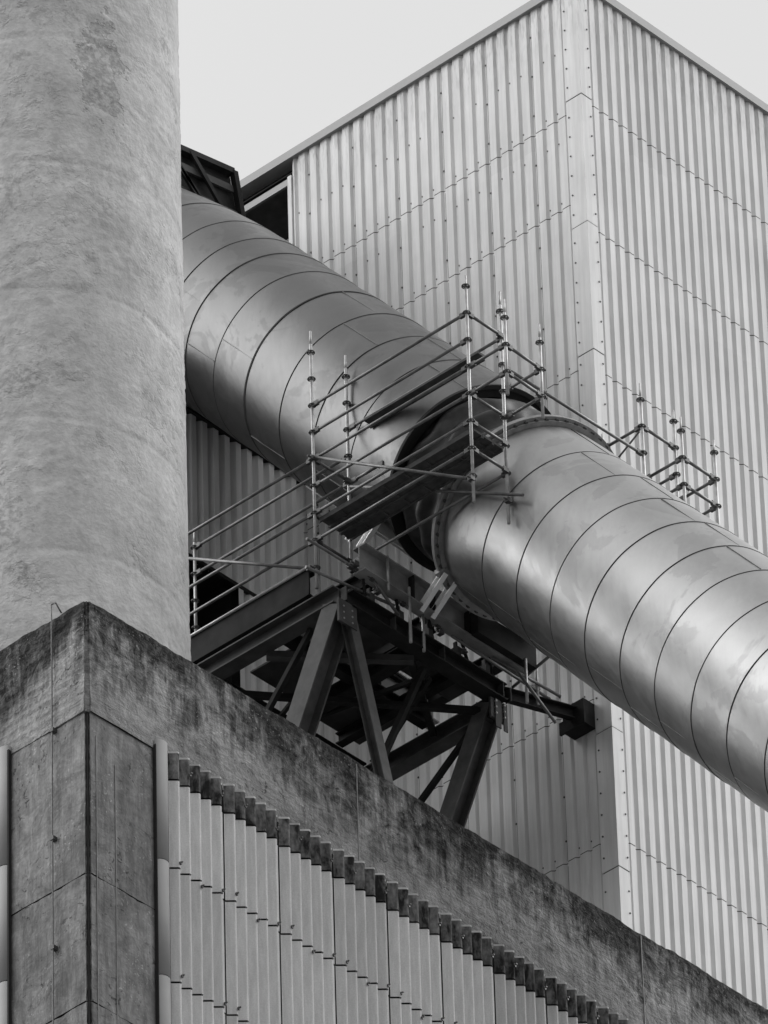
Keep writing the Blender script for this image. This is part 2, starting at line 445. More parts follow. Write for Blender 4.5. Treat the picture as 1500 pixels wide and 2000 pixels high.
# stains below the eave and the open end bay
mb = MB()
mb.ibeam((XT+.08, YW+.02, zf-.26), (XT+.08, 12.4, zf-.26), .14, .12)
mb.box((XT+.16, YW, zf-.19), (XT+.22, 12.4, zf-.002))
build('eaves_beam', mb, M_STEEL, tower)
mb = MB(); mb.bar((XT+.02, YW+.04, zf-.37), (XT+.02, 12.4, zf-.37), .05, .13); build('opening_head', mb, M_FASC, tower)
mb = MB(); mb.box((XT-.04, YW+.0, 5.9), (XT+.06, YW+.08, zf-.3)); build('opening_jamb', mb, M_CLAD, tower)
mb = MB(); mb.tube((XT+.02, YW+.02, 10.95), (XT+.02, YW+1.3, 10.95), .03); build('opening_rail', mb, M_FASC, tower)

# ================================================================== LOWER ANNEX BEHIND THE DUCT
ann = thing('low_annex', (0, YW, ZB), 'lower ribbed metal wall in shade beneath the big duct, with a black doorway', 'building')
OX0, OX1, OZ = -1.2, 1.15, 3.14
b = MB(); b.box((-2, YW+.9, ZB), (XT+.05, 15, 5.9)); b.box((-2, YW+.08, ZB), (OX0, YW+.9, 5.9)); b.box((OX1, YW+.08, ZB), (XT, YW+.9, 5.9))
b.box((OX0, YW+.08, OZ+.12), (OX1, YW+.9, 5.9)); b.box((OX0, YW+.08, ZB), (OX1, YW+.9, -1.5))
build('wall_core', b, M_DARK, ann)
mb = MB()
pw = profile(4.7, .25, .06, .11, .085, .10)
def clip(pts, s0, s1): return [p for p in pts if s0-1e-6 <= p[0] <= s1+1e-6]
X0 = -2.0; s_ = lambda x: x-X0
corr_wall(mb, (X0, YW, 0), (1,0,0), (0,-1,0), clip(pw, 0, s_(OX0)), ZB, 5.92)
corr_wall(mb, (X0, YW, 0), (1,0,0), (0,-1,0), clip(pw, s_(OX1), 4.7), ZB, 5.92)
corr_wall(mb, (X0, YW, 0), (1,0,0), (0,-1,0), clip(pw, s_(OX0)-.05, s_(OX1)+.05), OZ, 5.92)
corr_wall(mb, (X0, YW, 0), (1,0,0), (0,-1,0), clip(pw, s_(OX0)-.05, s_(OX1)+.05), ZB, -1.4)
build('wall_cladding', mb, M_CLAD, ann)
mb = MB(); mb.box((X0, YW-.14, 5.92), (XT+.0, YW+.2, 6.06)); mb.box((-1.45, YW+.2, 6.1), (1.4, YW+.7, 6.40)); mb.box((X0, YW-.02, 6.02), (XT, 15, 6.1)); build('roof_edge_and_shade', mb, M_STEEL, ann)  # dark strip and added box paint in the shaded gap below the duct
mb = MB(); mb.bar((OX0, YW-.07, OZ+.0), (OX1+.9, YW-.07, OZ-.02), .05, .07); build('lintel_angle', mb, M_STEEL, ann)

# ================================================================== STEEL LATTICE HOUSING AROUND THE DUCT'S UPPER END
hou = thing('duct_housing', (-.5, YW+.2, 9.5), 'dark braced steel housing at the top of the duct, beside the grey chimney', 'steel housing')
yh = YW+.05
def T(x, z, y=yh): return (x, y, z)
mb = MB()
mb.add([T(-1.8, 10.9), T(1.28, 11.43), T(1.62, 9.6), T(-1.8, 9.2), T(-1.8, 10.9, yh+.9), T(1.28, 11.43, yh+.9), T(1.62, 9.6, yh+.9), T(-1.8, 9.2, yh+.9)],
       [(0,1,2,3), (4,7,6,5), (0,4,5,1), (1,5,6,2)], 0)
build('side_wall', mb, M_STEEL, hou)
mb = MB(); mb.prism(T(-1.8, 10.84, yh-.06), T(1.26, 11.42, yh-.06), [(-.08,-.05),(.08,-.05),(.08,.05),(-.08,.05)]); build('top_chord', mb, M_STEEL, hou)
for (a, c) in (((-1.8, 10.55), (1.30, 11.10)), ((-1.8, 10.1), (1.42, 10.62)), ((-1.8, 9.7), (1.5, 10.2))):
    mb = MB(); mb.bar(T(a[0], a[1], yh-.05), T(c[0], c[1], yh-.05), .05, .13); build('side_rail', mb, M_STEEL2, hou)
for (a, c) in (((.25, 11.25), (1.45, 10.0)), ((-.2, 11.0), (.9, 9.9)), ((.0, 10.75), (1.25, 9.85))):
    mb = MB(); mb.bar(T(a[0], a[1], yh-.12), T(c[0], c[1], yh-.12), .05, .09); build('diagonal_brace', mb, M_STEEL, hou)
mb = MB(); mb.bar(T(1.27, 11.42, yh-.1), T(1.60, 9.7, yh-.1), .10, .10, (0,1,0)); build('end_post', mb, M_STEEL, hou)

# ================================================================== CHIMNEY
CX, CY = -6.976, 3.21
chim = MB(); zb_, zt_ = -8.9, 15.0; NS, NZ = 320, 520
def ringp(i):
    z = zb_ + (zt_-zb_)*i/(NZ-1); R0 = 2.118 - (z-(-8.9))*.0022
    out = []
    for j in range(NS):
        a = 2*math.pi*j/NS; ca, sa = math.cos(a), math.sin(a)
        if ca + sa > .9: out.append(Vector((CX+ca*R0, CY+sa*R0, z))); continue      # far side, never near
        x, y = ca*R0, sa*R0
        n = noise.noise((x*.55, y*.55, z*.55))*.016 + noise.noise((x*1.6, y*1.6, z*2.0))*.005 + noise.noise((x*6.2, y*6.2, z*6.6))*.0035
        cr = noise.noise((x*.9+7, y*.9, z*.75)) + .5*noise.noise((x*2.3, y*2.3+4, z*2.0))       # where the crust is broken
        w = min(1, max(0, (cr-.02)*2.6))
        rg = noise.noise((x*6.0, y*6.0, z*8.5)) + .8*noise.noise((x*11, y*11, z*12.5))
        n += w*rg*.013
        hole = noise.noise((x*.8+31, y*.8, z*.55)) + .35*noise.noise((x*3, y*3, z*3+9))
        if hole > .46: n -= .018*min(1, (hole-.46)*14)
        pd = ((x+.69)/.33)**2 + ((y+1.97)/.45)**2 + ((z-4.75)/.85)**2 + 1.3*noise.noise((x*2.2, y*2.2, z*2.2+5))
        if pd < 1: n -= .022*min(1, (1-pd)*5) - .010*noise.noise((x*9, y*9, z*9))
        lift = (z+8.9) % 2.35
        if lift < .09: n -= .010*(1+noise.noise((x*1.5, y*1.5, z)))
        out.append(Vector((CX + ca*(R0+n), CY + sa*(R0+n), z)))
    return out
chim.sweep(NZ, ringp, caps=True)
co = build('chimney', chim, M_CHIM, None, (CX, CY, zb_))
meta(co, 'thick round grey concrete chimney with patchy crumbling render, rising behind the parapet', 'chimney')

# ================================================================== CONCRETE BLOCK
XC, YC, ZP, ZL = -10.21, -.86, -7.30, -9.15
con = thing('concrete_building', (XC, YC, ZP), 'stained dark concrete block with a deep parapet band and ribbed grey sheets below', 'building')
def conc_sheet(mb, p0, along, out, L, z0, z1, step=.12, amp=.012, seed=0.):
    o = Vector(p0); al = Vector(along); ou = Vector(out)
    nx = max(2, int(L/step)); nz = max(2, int((z1-z0)/step))
    vs = []; fs = []
    for k in range(nz+1):
        for i in range(nx+1):
            s = L*i/nx; z = z0+(z1-z0)*k/nz
            q = o + al*s; q.z = z
            d = 0.
            if 0 < i < nx and 0 < k < nz or True:
                d = amp*noise.noise(Vector((q.x*1.1+seed, q.y*1.1, z*1.6))) + amp*.5*noise.noise(Vector((q.x*4, q.y*4, z*4)))
            rr_ = noise.noise(Vector((q.x*2.2+3, q.y*2.2, z*2.2)))
            if rr_ > .05: d += .011*min(1, (rr_-.05)*4)*noise.noise(Vector((q.x*9, q.y*9, z*11)))
            bd = (z*6.2+.25*noise.noise(Vector((q.x*.8, q.y*.8, 2.)))) % 1.0
            if step < .05 and bd < .20: d -= .011 if al.y > .5 and z0 > -9.3 else .003
            if k == nz: d -= .014*abs(noise.noise(Vector((q.x*5, q.y*5, 3)))); q.z += .022*noise.noise(Vector((q.x*3, q.y*3, 9))) + .012*noise.noise(Vector((q.x*11, q.y*11, 5)))
            vs.append(q + ou*d)
    for k in range(nz):
        for i in range(nx):
            a = k*(nx+1)+i; f = (a, a+1, a+nx+2, a+nx+1)
            fs.append(f if al.cross(ou).z < 0 else tuple(reversed(f)))
    mb.add(vs, fs, 0, True)
mb = MB()
CH = .055
conc_sheet(mb, (XC+CH, YC, 0), (1,0,0), (0,-1,0), 15.5, ZL, ZP, .035, .014)
conc_sheet(mb, (XC, YC+CH, 0), (0,1,0), (-1,0,0), 3.5, ZL, ZP, .035, .014)
conc_sheet(mb, (XC+CH+15.5, YC, 0), (1,0,0), (0,-1,0), 10.4, ZL, ZP)
conc_sheet(mb, (XC, YC+CH+3.5, 0), (0,1,0), (-1,0,0), 14.4, ZL, ZP)
def chamfer(mb, z0, z1, ins):
    n = max(2, int((z1-z0)/.05)); L = []
    for k in range(n+1):
        z = z0+(z1-z0)*k/n; j = .012*noise.noise(Vector((z*6, 3, 1))) + .012*noise.noise(Vector((z*17, 5, 1)))
        L += [(XC+ins+.004, YC+ins+CH+.010+j, z), (XC+ins+CH+.010+j, YC+ins+.004, z)]
    mb.add(L, [(2*i, 2*i+1, 2*i+3, 2*i+2) for i in range(n)], 0)
chamfer(mb, ZL, ZP-.012, .006)
mb.box((XC+.03, YC+.03, ZP-.5), (XC+26, YC+.40, ZP-.012)); mb.box((XC+.03, YC+.40, ZP-.5), (XC+.40, YC+18, ZP-.012))
mb.box((XC+.01, YC+.03, ZL-.001), (XC+26, YC+.35, ZL+.02)); mb.box((XC+.02, YC+.35, ZL-.001), (XC+.35, YC+18, ZL+.02))
build('parapet_band', mb, M_CONC, con)
# vertical cast joints in the band
for x in (-4.9, 1.0, 7.0):
    mb = MB(); mb.box((x, YC-.012, ZL), (x+.012, YC+.02, ZP-.05)); build('cast_joint', mb, M_LAP, con)
# corner column below the band, slightly set back
mb = MB()
zj = [-24.0, -18.2, -15.95, -13.85, -11.80, ZL]
for i in range(len(zj)-1):
    chamfer(mb, zj[i]+.012, zj[i+1], .022)
    conc_sheet(mb, (XC+.015+CH, YC+.015, 0), (1,0,0), (0,-1,0), 1.40-CH, zj[i]+.012, zj[i+1], .045, .011, i*7.)
    conc_sheet(mb, (XC+.015, YC+.015+CH, 0), (0,1,0), (-1,0,0), 1.60-CH, zj[i]+.012, zj[i+1], .045, .011, i*5.)
build('corner_column', mb, M_COL, con)
mb = MB(); mb.box((XC+.04, YC+.04, -24), (XC+26, YC+.6, ZL-.002)); mb.box((XC+.04, YC+.6, -24), (XC+.6, YC+18, ZL-.002))
build('inner_wall', mb, M_DARK, con)
for sx, za in ((.17, -9.5), (.53, -9.8)):     # board joints down the column's right face
    mb = MB(); mb.box((XC+sx, YC+.002, -24), (XC+sx+.007, YC+.014, za)); build('board_joint', mb, M_LAP, con)
# roof behind the parapet and the far body of the block
mb = MB(); mb.box((XC+.4, YC+.4, ZP-1.2), (XC+26, YC+18, ZP-.95))
build('roof_deck', mb, simple('roof_membrane', .12, .85), con)
b = MB(); b.box((XC+.6, YC+.6, -85.6), (XC+26, YC+18, ZP-1.25)); build('block_body', b, M_DARK, con)

# rounded edge trims in lengths
def trim(x, y, z0, z1, name='edge_trim'):
    m = MB(); m.tube((x, y, z0), (x, y, z1), .112, 20)
    return build(name, m, M_TRIM, con)
def trim2(x, y, z0, z1, ax):
    m = MB(); n = 16; pts = []
    for i in range(n+1):
        a = math.pi*i/n; pts.append((-.115*math.cos(a), .085*math.sin(a)))
    vs = [];
    for z in (z0, z1):
        for a, o in pts:
            vs.append((x+a, y-o, z) if ax == 'x' else (x-o, y+a, z))
    k = len(pts); fs = [(i, i+1, k+i+1, k+i) for i in range(k-1)] + [tuple(range(k))[::-1], tuple(range(k, 2*k))]
    if ax != 'x': fs = [tuple(reversed(f)) for f in fs]
    m.add(vs, fs, 0, False)
    for i in range(k-1): m.sm[i] = True
    return build('edge_trim', m, M_TRIM, con)
zt = [-9.02, -10.98, -12.86, -14.78, -16.7, -18.6, -24]
for i in range(len(zt)-1):
    gz = .016
    trim2(-8.83, YC-.02, zt[i+1], zt[i]-(gz if i else 0), 'x'); trim2(XC+.0, .70, zt[i+1], zt[i]-(gz if i else 0), 'y')
mb = MB(); mb.box((-8.95, YC-.05, -24), (-8.71, YC-.0, -9.1)); mb.box((XC-.05, .58, -24), (XC, .82, -9.1)); build('trim_backing', mb, M_GAP, con)

# fibre cement sheets, five ribs each
P, W5 = .2045, 1.0825
def fibre_pts(n=5):
    pts = [(.004, .004)]
    for k in range(n):
        s = k*P
        for ds, o in ((.014, .004), (.094, .086), (.104, .094), (.130, .094), (.138, .085), (.186, .006)):
            pts.append((s+ds, o))
    pts.append((W5-.024, .004)); return pts
FP = fibre_pts()
def sheet(x0, z0, z1, out, mat, name, parent, depth=0.0, wob=0.):
    m = MB(); vs = []; n = len(FP); nz = 2
    zs = [z0, z1]
    for z in zs:
        for s, d in FP:
            dz = 0
            vs.append((x0+s, YC-out-d-depth, z))
    fs = [(i, i+1, n+i+1, n+i) for i in range(n-1)]
    m.add(vs, fs, 0, False)
    # thickness shown at the cut edges
    for zz in (z0, z1):
        ed = [(x0+s, YC-out-d-depth, zz) for s, d in FP] + [(x0+s, YC-out-d-depth+.009, zz) for s, d in FP]
        m.add(ed, [(i, i+1, n+i+1, n+i) if zz == z1 else (n+i, n+i+1, i+1, i) for i in range(n-1)], 0)
    return build(name, m, mat, parent)
rows = [(-9.58, -11.03, .030), (-11.03, -12.88, .022), (-12.88, -14.75, .014), (-14.75, -16.6, .022), (-16.6, -18.5, .014)]
XS = -8.70
def at_z(x): return 0
for c in range(12):
    x0 = XS + c*W5
    j = random.uniform(-.01, .01)
    for ri, (zt1, zb1, o) in enumerate(rows):
        if ri >= 3 and c > 8: pass
        z_lo, z_hi = zb1+.027+j, zt1+j
        sheet(x0, z_lo, z_hi, o, M_FIB, 'cladding_sheet', con)
        if ri < 4:
            pass
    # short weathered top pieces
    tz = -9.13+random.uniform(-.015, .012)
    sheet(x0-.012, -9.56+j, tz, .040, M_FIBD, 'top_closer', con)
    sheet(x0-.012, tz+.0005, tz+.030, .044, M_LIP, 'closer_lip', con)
    for (sx, z) in ((.12+P, -9.36), (.12+4*P, -9.40), (.12, -10.93), (.12+P*4.0, -10.96), (.12+2*P, -11.13), (.12, -12.78), (.12+P*4.0, -12.80), (.12, -14.68)):
        if c > 9 and z > -9.5 or c < 10:
            z += random.uniform(-.03, .03); m = MB(); m.tube((x0+sx, YC-.02, z), (x0+sx+.012, YC-.165, z+.02), .013, 6)
            m.tube((x0+sx, YC-.128, z), (x0+sx+.003, YC-.145, z), .026, 8); build('hook_bolt', m, M_CUP, con)
mb = MB(); mb.box((XS, YC-.012, -24), (XC+26, YC+.03, -9.2)); build('sheet_backing', mb, M_GAP, con)
# lead conductor down the left face
cb = MB(); yy = -.24
cb.tube((XC-.045, yy, -30), (XC-.045, yy, -7.10), .011, 8); cb.tube((XC-.045, yy, -7.10), (XC+.03, yy-.0, -7.02), .011, 8); cb.tube((XC+.03, yy, -7.02), (XC+.15, yy, -7.14), .011, 8)
lc = thing('conductor_cable', (XC-.045, yy, -30), 'thin cable clipped down the left face of the concrete corner, hooked over its top', 'cable')
build('cable', cb, M_CUP, lc)
for z in (-9.20, -10.98, -12.75, -14.5, -16.2):
    m = MB(); m.box((XC-.06, yy-.03, z-.03), (XC+.02, yy+.03, z+.03)); build('clip', m, M_SCREW, lc)

# ================================================================== THE DUCT
duct = thing('flue_duct', (0, 0, -.0), 'huge round metal-clad flue duct sloping down towards us past the tall building', 'duct')
A_U, A_L = rad(49.75), rad(50.5)
R0 = 1.485
def path_upper(t):
    """axis position and direction (pointing up the slope) of the upper length"""
    # straight to t=7.2 then gently flattening
    if t <= 9.0:
        return Vector((0, math.cos(A_U)*t - .045, math.sin(A_U)*t + .03)), A_U
    p, _ = path_upper(9.0); n = 24; ang = A_U; dt = (t-9.0)/n
    for i in range(n):
        tt = 9.0+(i+.5)*dt
        ang = A_U - rad(min(1, (tt-9.0)/4.5))*10
        p = p + Vector((0, math.cos(ang), math.sin(ang)))*dt
    return p, ang
def tube_section(mb, pf, t0, t1, seams, R, wob=.008, seed=0., NSg=144, step=.09):
    ts = []; t = t0
    while t < t1: ts.append(t); t += step
    ts.append(t1)
    for s in seams:
        if t0 < s < t1: ts = [q for q in ts if abs(q-s) > .040]; ts += [s-.030, s-.014, s-.0085, s-.0065, s+.0065, s+.0085, s+.014, s+.030]
    ts.sort()
    def sec(t):
        k = sum(1 for s in seams if s < t); return k
    def rp(i):
        t = ts[i]; c, a = pf(t); e2 = Vector((0, -math.sin(a), math.cos(a)))
        gr = any(abs(t-s) < .0070 for s in seams); k = sec(t)
        lo_ = max([s for s in seams if s <= t]+[t0]); hi_ = min([s for s in seams if s > t]+[t1]); lap = .008*(hi_-t)/max(.1, hi_-lo_)
        out = []
        for j in range(NSg):
            th = 2*math.pi*j/NSg
            n = Vector((math.cos(th), 0, 0)) + e2*math.sin(th)
            q = Vector((math.cos(th)*1.5, math.sin(th)*1.5, t))
            d = wob*noise.noise(Vector((q.x*.9, q.y*.9, t*1.2+seed))) + wob*.7*noise.noise(Vector((q.x*.5+k*13.1, q.y*.5, k*5.7+t*.3+seed)))
            d += wob*.45*noise.noise(q*2.6)
            d += lap
            if gr: d -= .012
            out.append(c + n*(R+d))
        return out
    o = len(mb.f)
    mb.sweep(len(ts), rp)
    # groove faces use the sealant material
    nf = 0
    for i in range(len(ts)-1):
        g_ = any(abs((ts[i]+ts[i+1])/2-s) < .0080 for s in seams)
        if g_:
            for j in range(NSg): mb.m[o+i*NSg+j] = 1
def long_seam(mb, pf, t0, t1, th, R, w=.009):
    n = max(2, int((t1-t0)/.1)); L = []; 
    for i in range(n+1):
        t = t0+(t1-t0)*i/n; c, a = pf(t); e2 = Vector((0, -math.sin(a), math.cos(a)))
        for dth in (-w/2/R, w/2/R):
            nn = Vector((math.cos(th+dth), 0, 0)) + e2*math.sin(th+dth); L.append(c+nn*(R+.013))
    mb.add(L, [(2*i, 2*i+1, 2*i+3, 2*i+2) for i in range(n)], 2)
    # fold the edges down into the surface
    for k in (0, 1):
        E2 = []
        for i in range(n+1):
            t = t0+(t1-t0)*i/n; c, a = pf(t); E2.append(L[2*i+k]); E2.append(c+(L[2*i+k]-c)*((R-.01)/(R+.013)))
        mb.add(E2, [(2*i, 2*i+1, 2*i+3, 2*i+2) for i in range(n)], 2)

T_END = 1.66
seams_u = [2.85, 3.95, 5.02, 6.12, 7.10, 8.0, 8.75, 9.6, 10.6]
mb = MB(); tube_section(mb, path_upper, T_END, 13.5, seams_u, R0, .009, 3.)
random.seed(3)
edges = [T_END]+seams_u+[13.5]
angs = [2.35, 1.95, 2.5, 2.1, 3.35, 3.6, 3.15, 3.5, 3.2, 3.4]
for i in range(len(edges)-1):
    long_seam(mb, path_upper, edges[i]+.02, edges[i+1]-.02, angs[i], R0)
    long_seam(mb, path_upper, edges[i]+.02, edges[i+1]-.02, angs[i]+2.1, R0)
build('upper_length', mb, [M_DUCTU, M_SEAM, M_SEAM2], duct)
# open lower rim of the upper length: thick dark lip and lined throat
def ring_band(mb, pf, t0, t1, ri, ro, n=128, mi=0):
    """solid ring (tube wall) between t0,t1"""
    def pt(t, r, j):
        c, a = pf(t); e2 = Vector((0, -math.sin(a), math.cos(a))); th = 2*math.pi*j/n
        return c + (Vector((math.cos(th), 0, 0)) + e2*math.sin(th))*r
    seq = [(t0, ro), (t1, ro), (t1, ri), (t0, ri), (t0, ro)]
    for a, b_ in zip(seq[:-1], seq[1:]):
        o = len(mb.v)
        mb.v += [pt(a[0], a[1], j) for j in range(n)] + [pt(b_[0], b_[1], j) for j in range(n)]
        for j in range(n):
            k = (j+1) % n; mb.f.append([o+j, o+k, o+n+k, o+n+j]); mb.m.append(mi); mb.sm.append(a[1] == b_[1])
mb = MB(); ring_band(mb, path_upper, T_END-.04, T_END+.015, R0-.05, R0+.018); ring_band_m = MB(); ring_band(ring_band_m, path_upper, 6.10, 6.135, R0-.02, R0+.006); build('joint_band', ring_band_m, M_RUB, duct)
build('end_rim', mb, M_RUB, duct)
mb = MB(); ring_band(mb, path_upper, T_END+.0, T_END+1.2, 1.30, R0-.03); build('throat_liner', mb, M_RUB, duct)

def path_lower(t):
    return Vector((0, math.cos(A_L)*t, math.sin(A_L)*t)), A_L
seams_l = []
s = -1.18
while s > -24: seams_l.append(s); s -= .99 + .05*math.sin(s*3)
seams_l = sorted(seams_l)
mb = MB(); tube_section(mb, path_lower, -24, -.05, seams_l, R0-.005, .008, 11.)
edges = [-24]+seams_l+[-.05]
for i in range(len(edges)-1):
    a_ = 2.2+.28*((i*7) % 5)/4
    if edges[i] > -12:
        long_seam(mb, path_lower, edges[i]+.02, edges[i+1]-.02, (2.02 if i % 2 else 1.80)+.06*(i % 3), R0-.005)
        long_seam(mb, path_lower, edges[i]+.02, edges[i+1]-.02, a_+1.9, R0-.005)
build('lower_length', mb, [M_DUCT, M_SEAM, M_SEAM2], duct)
# bolted flange
mb = MB(); ring_band(mb, path_lower, .02, .10, R0-.06, R0+.125); ring_band(mb, path_lower, -.03, .0, R0-.02, R0+.07)
ring_band(mb, path_lower, .15, .20, R0-.10, R0+.0)
fl = build('flange_ring', mb, M_FLANGE, duct)
mb = MB(); NB = 56
e2l = Vector((0, -math.sin(A_L), math.cos(A_L))); axl = Vector((0, math.cos(A_L), math.sin(A_L)))
for j in range(NB):
    th = 2*math.pi*(j+.5)/NB; c = path_lower(.0)[0] + (Vector((math.cos(th),0,0))+e2l*math.sin(th))*(R0+.075)
    mb = MB(); mb.tube(c-axl*.02, c+axl*.13, .026, 8); build('bolt', mb, M_SCREW, fl)

mb = MB()    # inner throat plates seen dark behind the flange
ring_band(mb, path_lower, .1, 1.0, 1.16, 1.20); build('inner_sleeve', mb, M_RUB, duct)
# fabric bellows, slack and folded
bel = MB()
def bp(i):
    f = i/40; t = .42 + (T_END+.35-.42)*f; c, a = path_upper(t); e2 = Vector((0, -math.sin(a), math.cos(a)))
    out = []
    for j in range(160):
        th = 2*math.pi*j/160
        r = 1.25 + .06*math.sin(math.pi*f)+ .012*math.sin(th*7+f*5) + .03*noise.noise(Vector((math.cos(th)*2, math.sin(th)*2, f*2))) + .060*math.sin(f*21+2.2*noise.noise(Vector((math.cos(th)*3, math.sin(th)*3, 1))))
        out.append(c + (Vector((math.cos(th),0,0))+e2*math.sin(th))*r)
    return out
bel.sweep(41, bp); build('bellows', bel, M_FAB, duct)
# bright channel restraints between duct and saddle beams
def pdir(th): return Vector((math.cos(th),0,0))+e2l*math.sin(th)
for t, ax_, ln in ((.02, .606, .66), (1.95, .96, .66)):
    c = path_lower(t)[0]; p = c - Vector((ax_,0,0)) - e2l*math.sqrt(max(.1, 1.47**2-ax_**2)) + e2l*.02
    for k, (dx) in enumerate((-.13, .11)):
        m = MB(); q = p + Vector((dx, 0, 0)); nn = Vector((-1.0, .10, .13)); nn = (nn - e2l*nn.dot(e2l)).normalized(); m.channel(q, q - e2l*ln, .15, .075, .022, nn.cross(-e2l)); build('restraint_channel', m, M_BRIGHT, duct)
    m = MB(); m.box(tuple(p+Vector((-.26,-.10,-.03))), tuple(p+Vector((.28,.12,.05)))); build('restraint_lug', m, M_FLANGE, duct)

# ================================================================== STEEL SUPPORT DECK
XA, XB, YA = -2.30, 1.05, 1.72
deck = thing('support_deck', (0, 3.0, -8.3), 'dark steel platform on raking legs carrying the duct, behind the concrete parapet', 'steel platform')
zt0 = -1.55; hb = .30
def bm(name, p, q, h=.30, bq=.26, mat=M_STEEL, upv=(0,0,1), par=deck):
    m = MB(); m.ibeam(p, q, h, bq, .016, .024, upv); return build(name, m, mat, par)
zc = zt0-hb/2
bm('edge_beam', (XA, YA+.02, zc), (XA, 9.0 if False else 6.95, zc), mat=M_STEEL2)
bm('edge_beam', (XA+.14, YA, zc-.003), (XB+.1, YA, zc-.003))
bm('edge_beam', (XB, YA+.14, zc-.26), (XB, 6.95, zc-.26), mat=M_STEEL2)
bm('edge_beam', (XA+.14, 4.35, zc-.25), (XB-.14, 4.35, zc-.25), .34, .28)
bm('cross_beam', (-.60, YA+.14, zc-.02), (-.60, 4.2, zc-.02), .26, .2)
bm('cross_beam', (XA+.14, 3.0, zc+.05), (XB-.14, 3.0, zc+.05), .2, .16)
bm('cross_beam', (XA+.14, 5.6, zc), (XB-.14, 5.6, zc), .26, .2)
bm('cross_beam', (.3, YA+.14, zc+.02), (.3, 4.2, zc+.02), .2, .15)
# toe channel along the left edge
m = MB(); m.box((XA-.09, 2.25, -1.42), (XA-.06, 6.95, -.98)); m.box((XA-.09, 2.25, -.985), (XA+.08, 6.95, -.96)); m.box((XA-.10, 2.25, -1.44), (XA+.1, 6.95, -1.41)); build('toe_channel', m, M_STEEL, deck); m = MB(); m.tube((XA-.11, 2.2, -.955), (XA-.11, 6.95, -.955), .024, 10); build('toe_rail', m, M_GALV, deck)
# plates closing beam ends
for x, y in ((XA, YA-.13), (XA+1.05, YA-.125), (XA+2.1, YA-.125), (XB+.02, YA-.13), (XB+.18, YA-.13)):
    m = MB(); m.box((x-.008, y, zc-.126), (x+.008, y+.11, zc+.12)); build('stiffener', m, M_STEEL2, deck)
# chequer floor in panels with gaps
for (x0, x1, y0, y1) in ((XA+.15, -.8, YA+.16, 2.75), (-.45, XB-.15, YA+.16, 2.5), (XA+.6, -.75, 3.2, 4.1), (-.4, .75, 3.25, 4.2), (XA+.15, -.2, 4.6, 5.4), (XA+.2, XB, 5.8, 6.9)):
    m = MB(); m.box((x0, y0, zt0+.02), (x1, y1, zt0+.05))
    build('floor_plate', m, M_STEEL2, deck)
# legs
def leg(name, p, q, h, bq, mat=M_LEG):
    m = MB(); m.ibeam(p, q, h, bq, .018, .028, (1, 0, 0)); o = build(name, m, mat, deck); return o
leg('leg', (XA+.05, 1.80, -1.86), (XA+.05, 4.85, -8.3), .34, .34)
leg('leg', (XB-.02, 1.84, -1.90), (XB-.02, 5.05, -8.3), .30, .30)
m = MB(); m.ibeam((XA+.14, YA, -1.95), (-.46, YA+.02, -8.3), .17, .18, .014, .02, (0, 1, 0)); build('leg_brace', m, M_LEG, deck)
m = MB(); m.box((XA-.14, 1.62, -2.25), (XA+.24, 1.66, -1.84)); build('gusset', m, M_STEEL2, deck)
m = MB(); m.box((XB-.20, 1.66, -2.25), (XB+.16, 1.70, -1.90)); m.box((XB-.12, 1.64, -2.4), (XB+.0, 1.66, -1.9)); m.box((XB+.06, 1.64, -2.4), (XB+.14, 1.66, -1.9)); build('gusset', m, M_STEEL2, deck)
for gx, gy in ((XA+.05, 1.61), (XB-.02, 1.62)):
    for bx in (-.09, .09):
        for bz in (-1.95, -2.06, -2.17):
            m = MB(); m.tube((gx+bx, gy+.0, bz), (gx+bx, gy+.05, bz), .016, 6); build('bolt', m, M_FLANGE, deck)
def brace(p, q, w=.09, h=.09, mat=M_STEEL, name='brace'):
    m = MB(); m.bar(p, q, w, h, (0,0,1)); m.bar(Vector(p)+Vector((0,0,h*.5)), Vector(q)+Vector((0,0,h*.5)), .012, h, (0,0,1)); return build(name, m, mat, deck)
brace((XA+.1, 3.3, zc-.2), (-.6, 1.85, zc-.2), .12, .1, M_STEEL2); brace((-.6, 1.9, zc-.2), (XB-.1, 2.9, zc-.2), .1, .08)
brace((XA+.1, 4.3, zc-.35), (XB-.1, 1.9, zc-.3), .1, .08, M_STEEL); brace((-.35, 1.9, zc-.2), (-.75, 3.2, -4.6), .09, .09)
brace((XA+.2, 4.2, zc-.2), (.9, 5.6, zc-.2), .1, .08); brace((-.6, 4.2, zc-.15), (-.1, 2.2, zc-.1), .06, .06)
rk = random.Random(5)
for (p, q, w) in (((-1.9, 1.95, -2.0), (-1.0, 4.2, -1.95), .06), ((-.2, 1.9, -2.0), (.9, 4.2, -2.05), .06), ((-2.2, 2.4, -1.9), (-2.2, 4.2, -3.9), .08), ((XB, 2.2, -2.1), (XB, 4.3, -3.6), .08),
                  ((-1.5, 4.3, -2.1), (-.2, 4.35, -3.6), .08), ((-.4, 4.35, -3.5), (.9, 4.35, -2.1), .08), ((-1.95, 1.8, -1.4), (1.0, 1.85, -1.42), .05), ((-1.7, 3.3, -.85), (1.3, 3.3, -.82), .07)):
    brace(p, q, w, w)
for k in range(5):
    x = -1.75+k*.62; m = MB(); m.box((x, YA-.10, -1.53), (x+.09, YA+.05, -1.38)); m.box((x+.02, YA-.06, -1.38), (x+.05, YA+.0, -1.27)); build('beam_clamp', m, M_STEEL2, deck)
for x in (-1.9, -1.2, -.5, .2, .8):
    m = MB(); m.bar((x, 1.62, -1.23), (x+rk.uniform(-.1, .25), 1.70, -1.52), .04, .05); build('packing_strut', m, M_STEEL, deck)
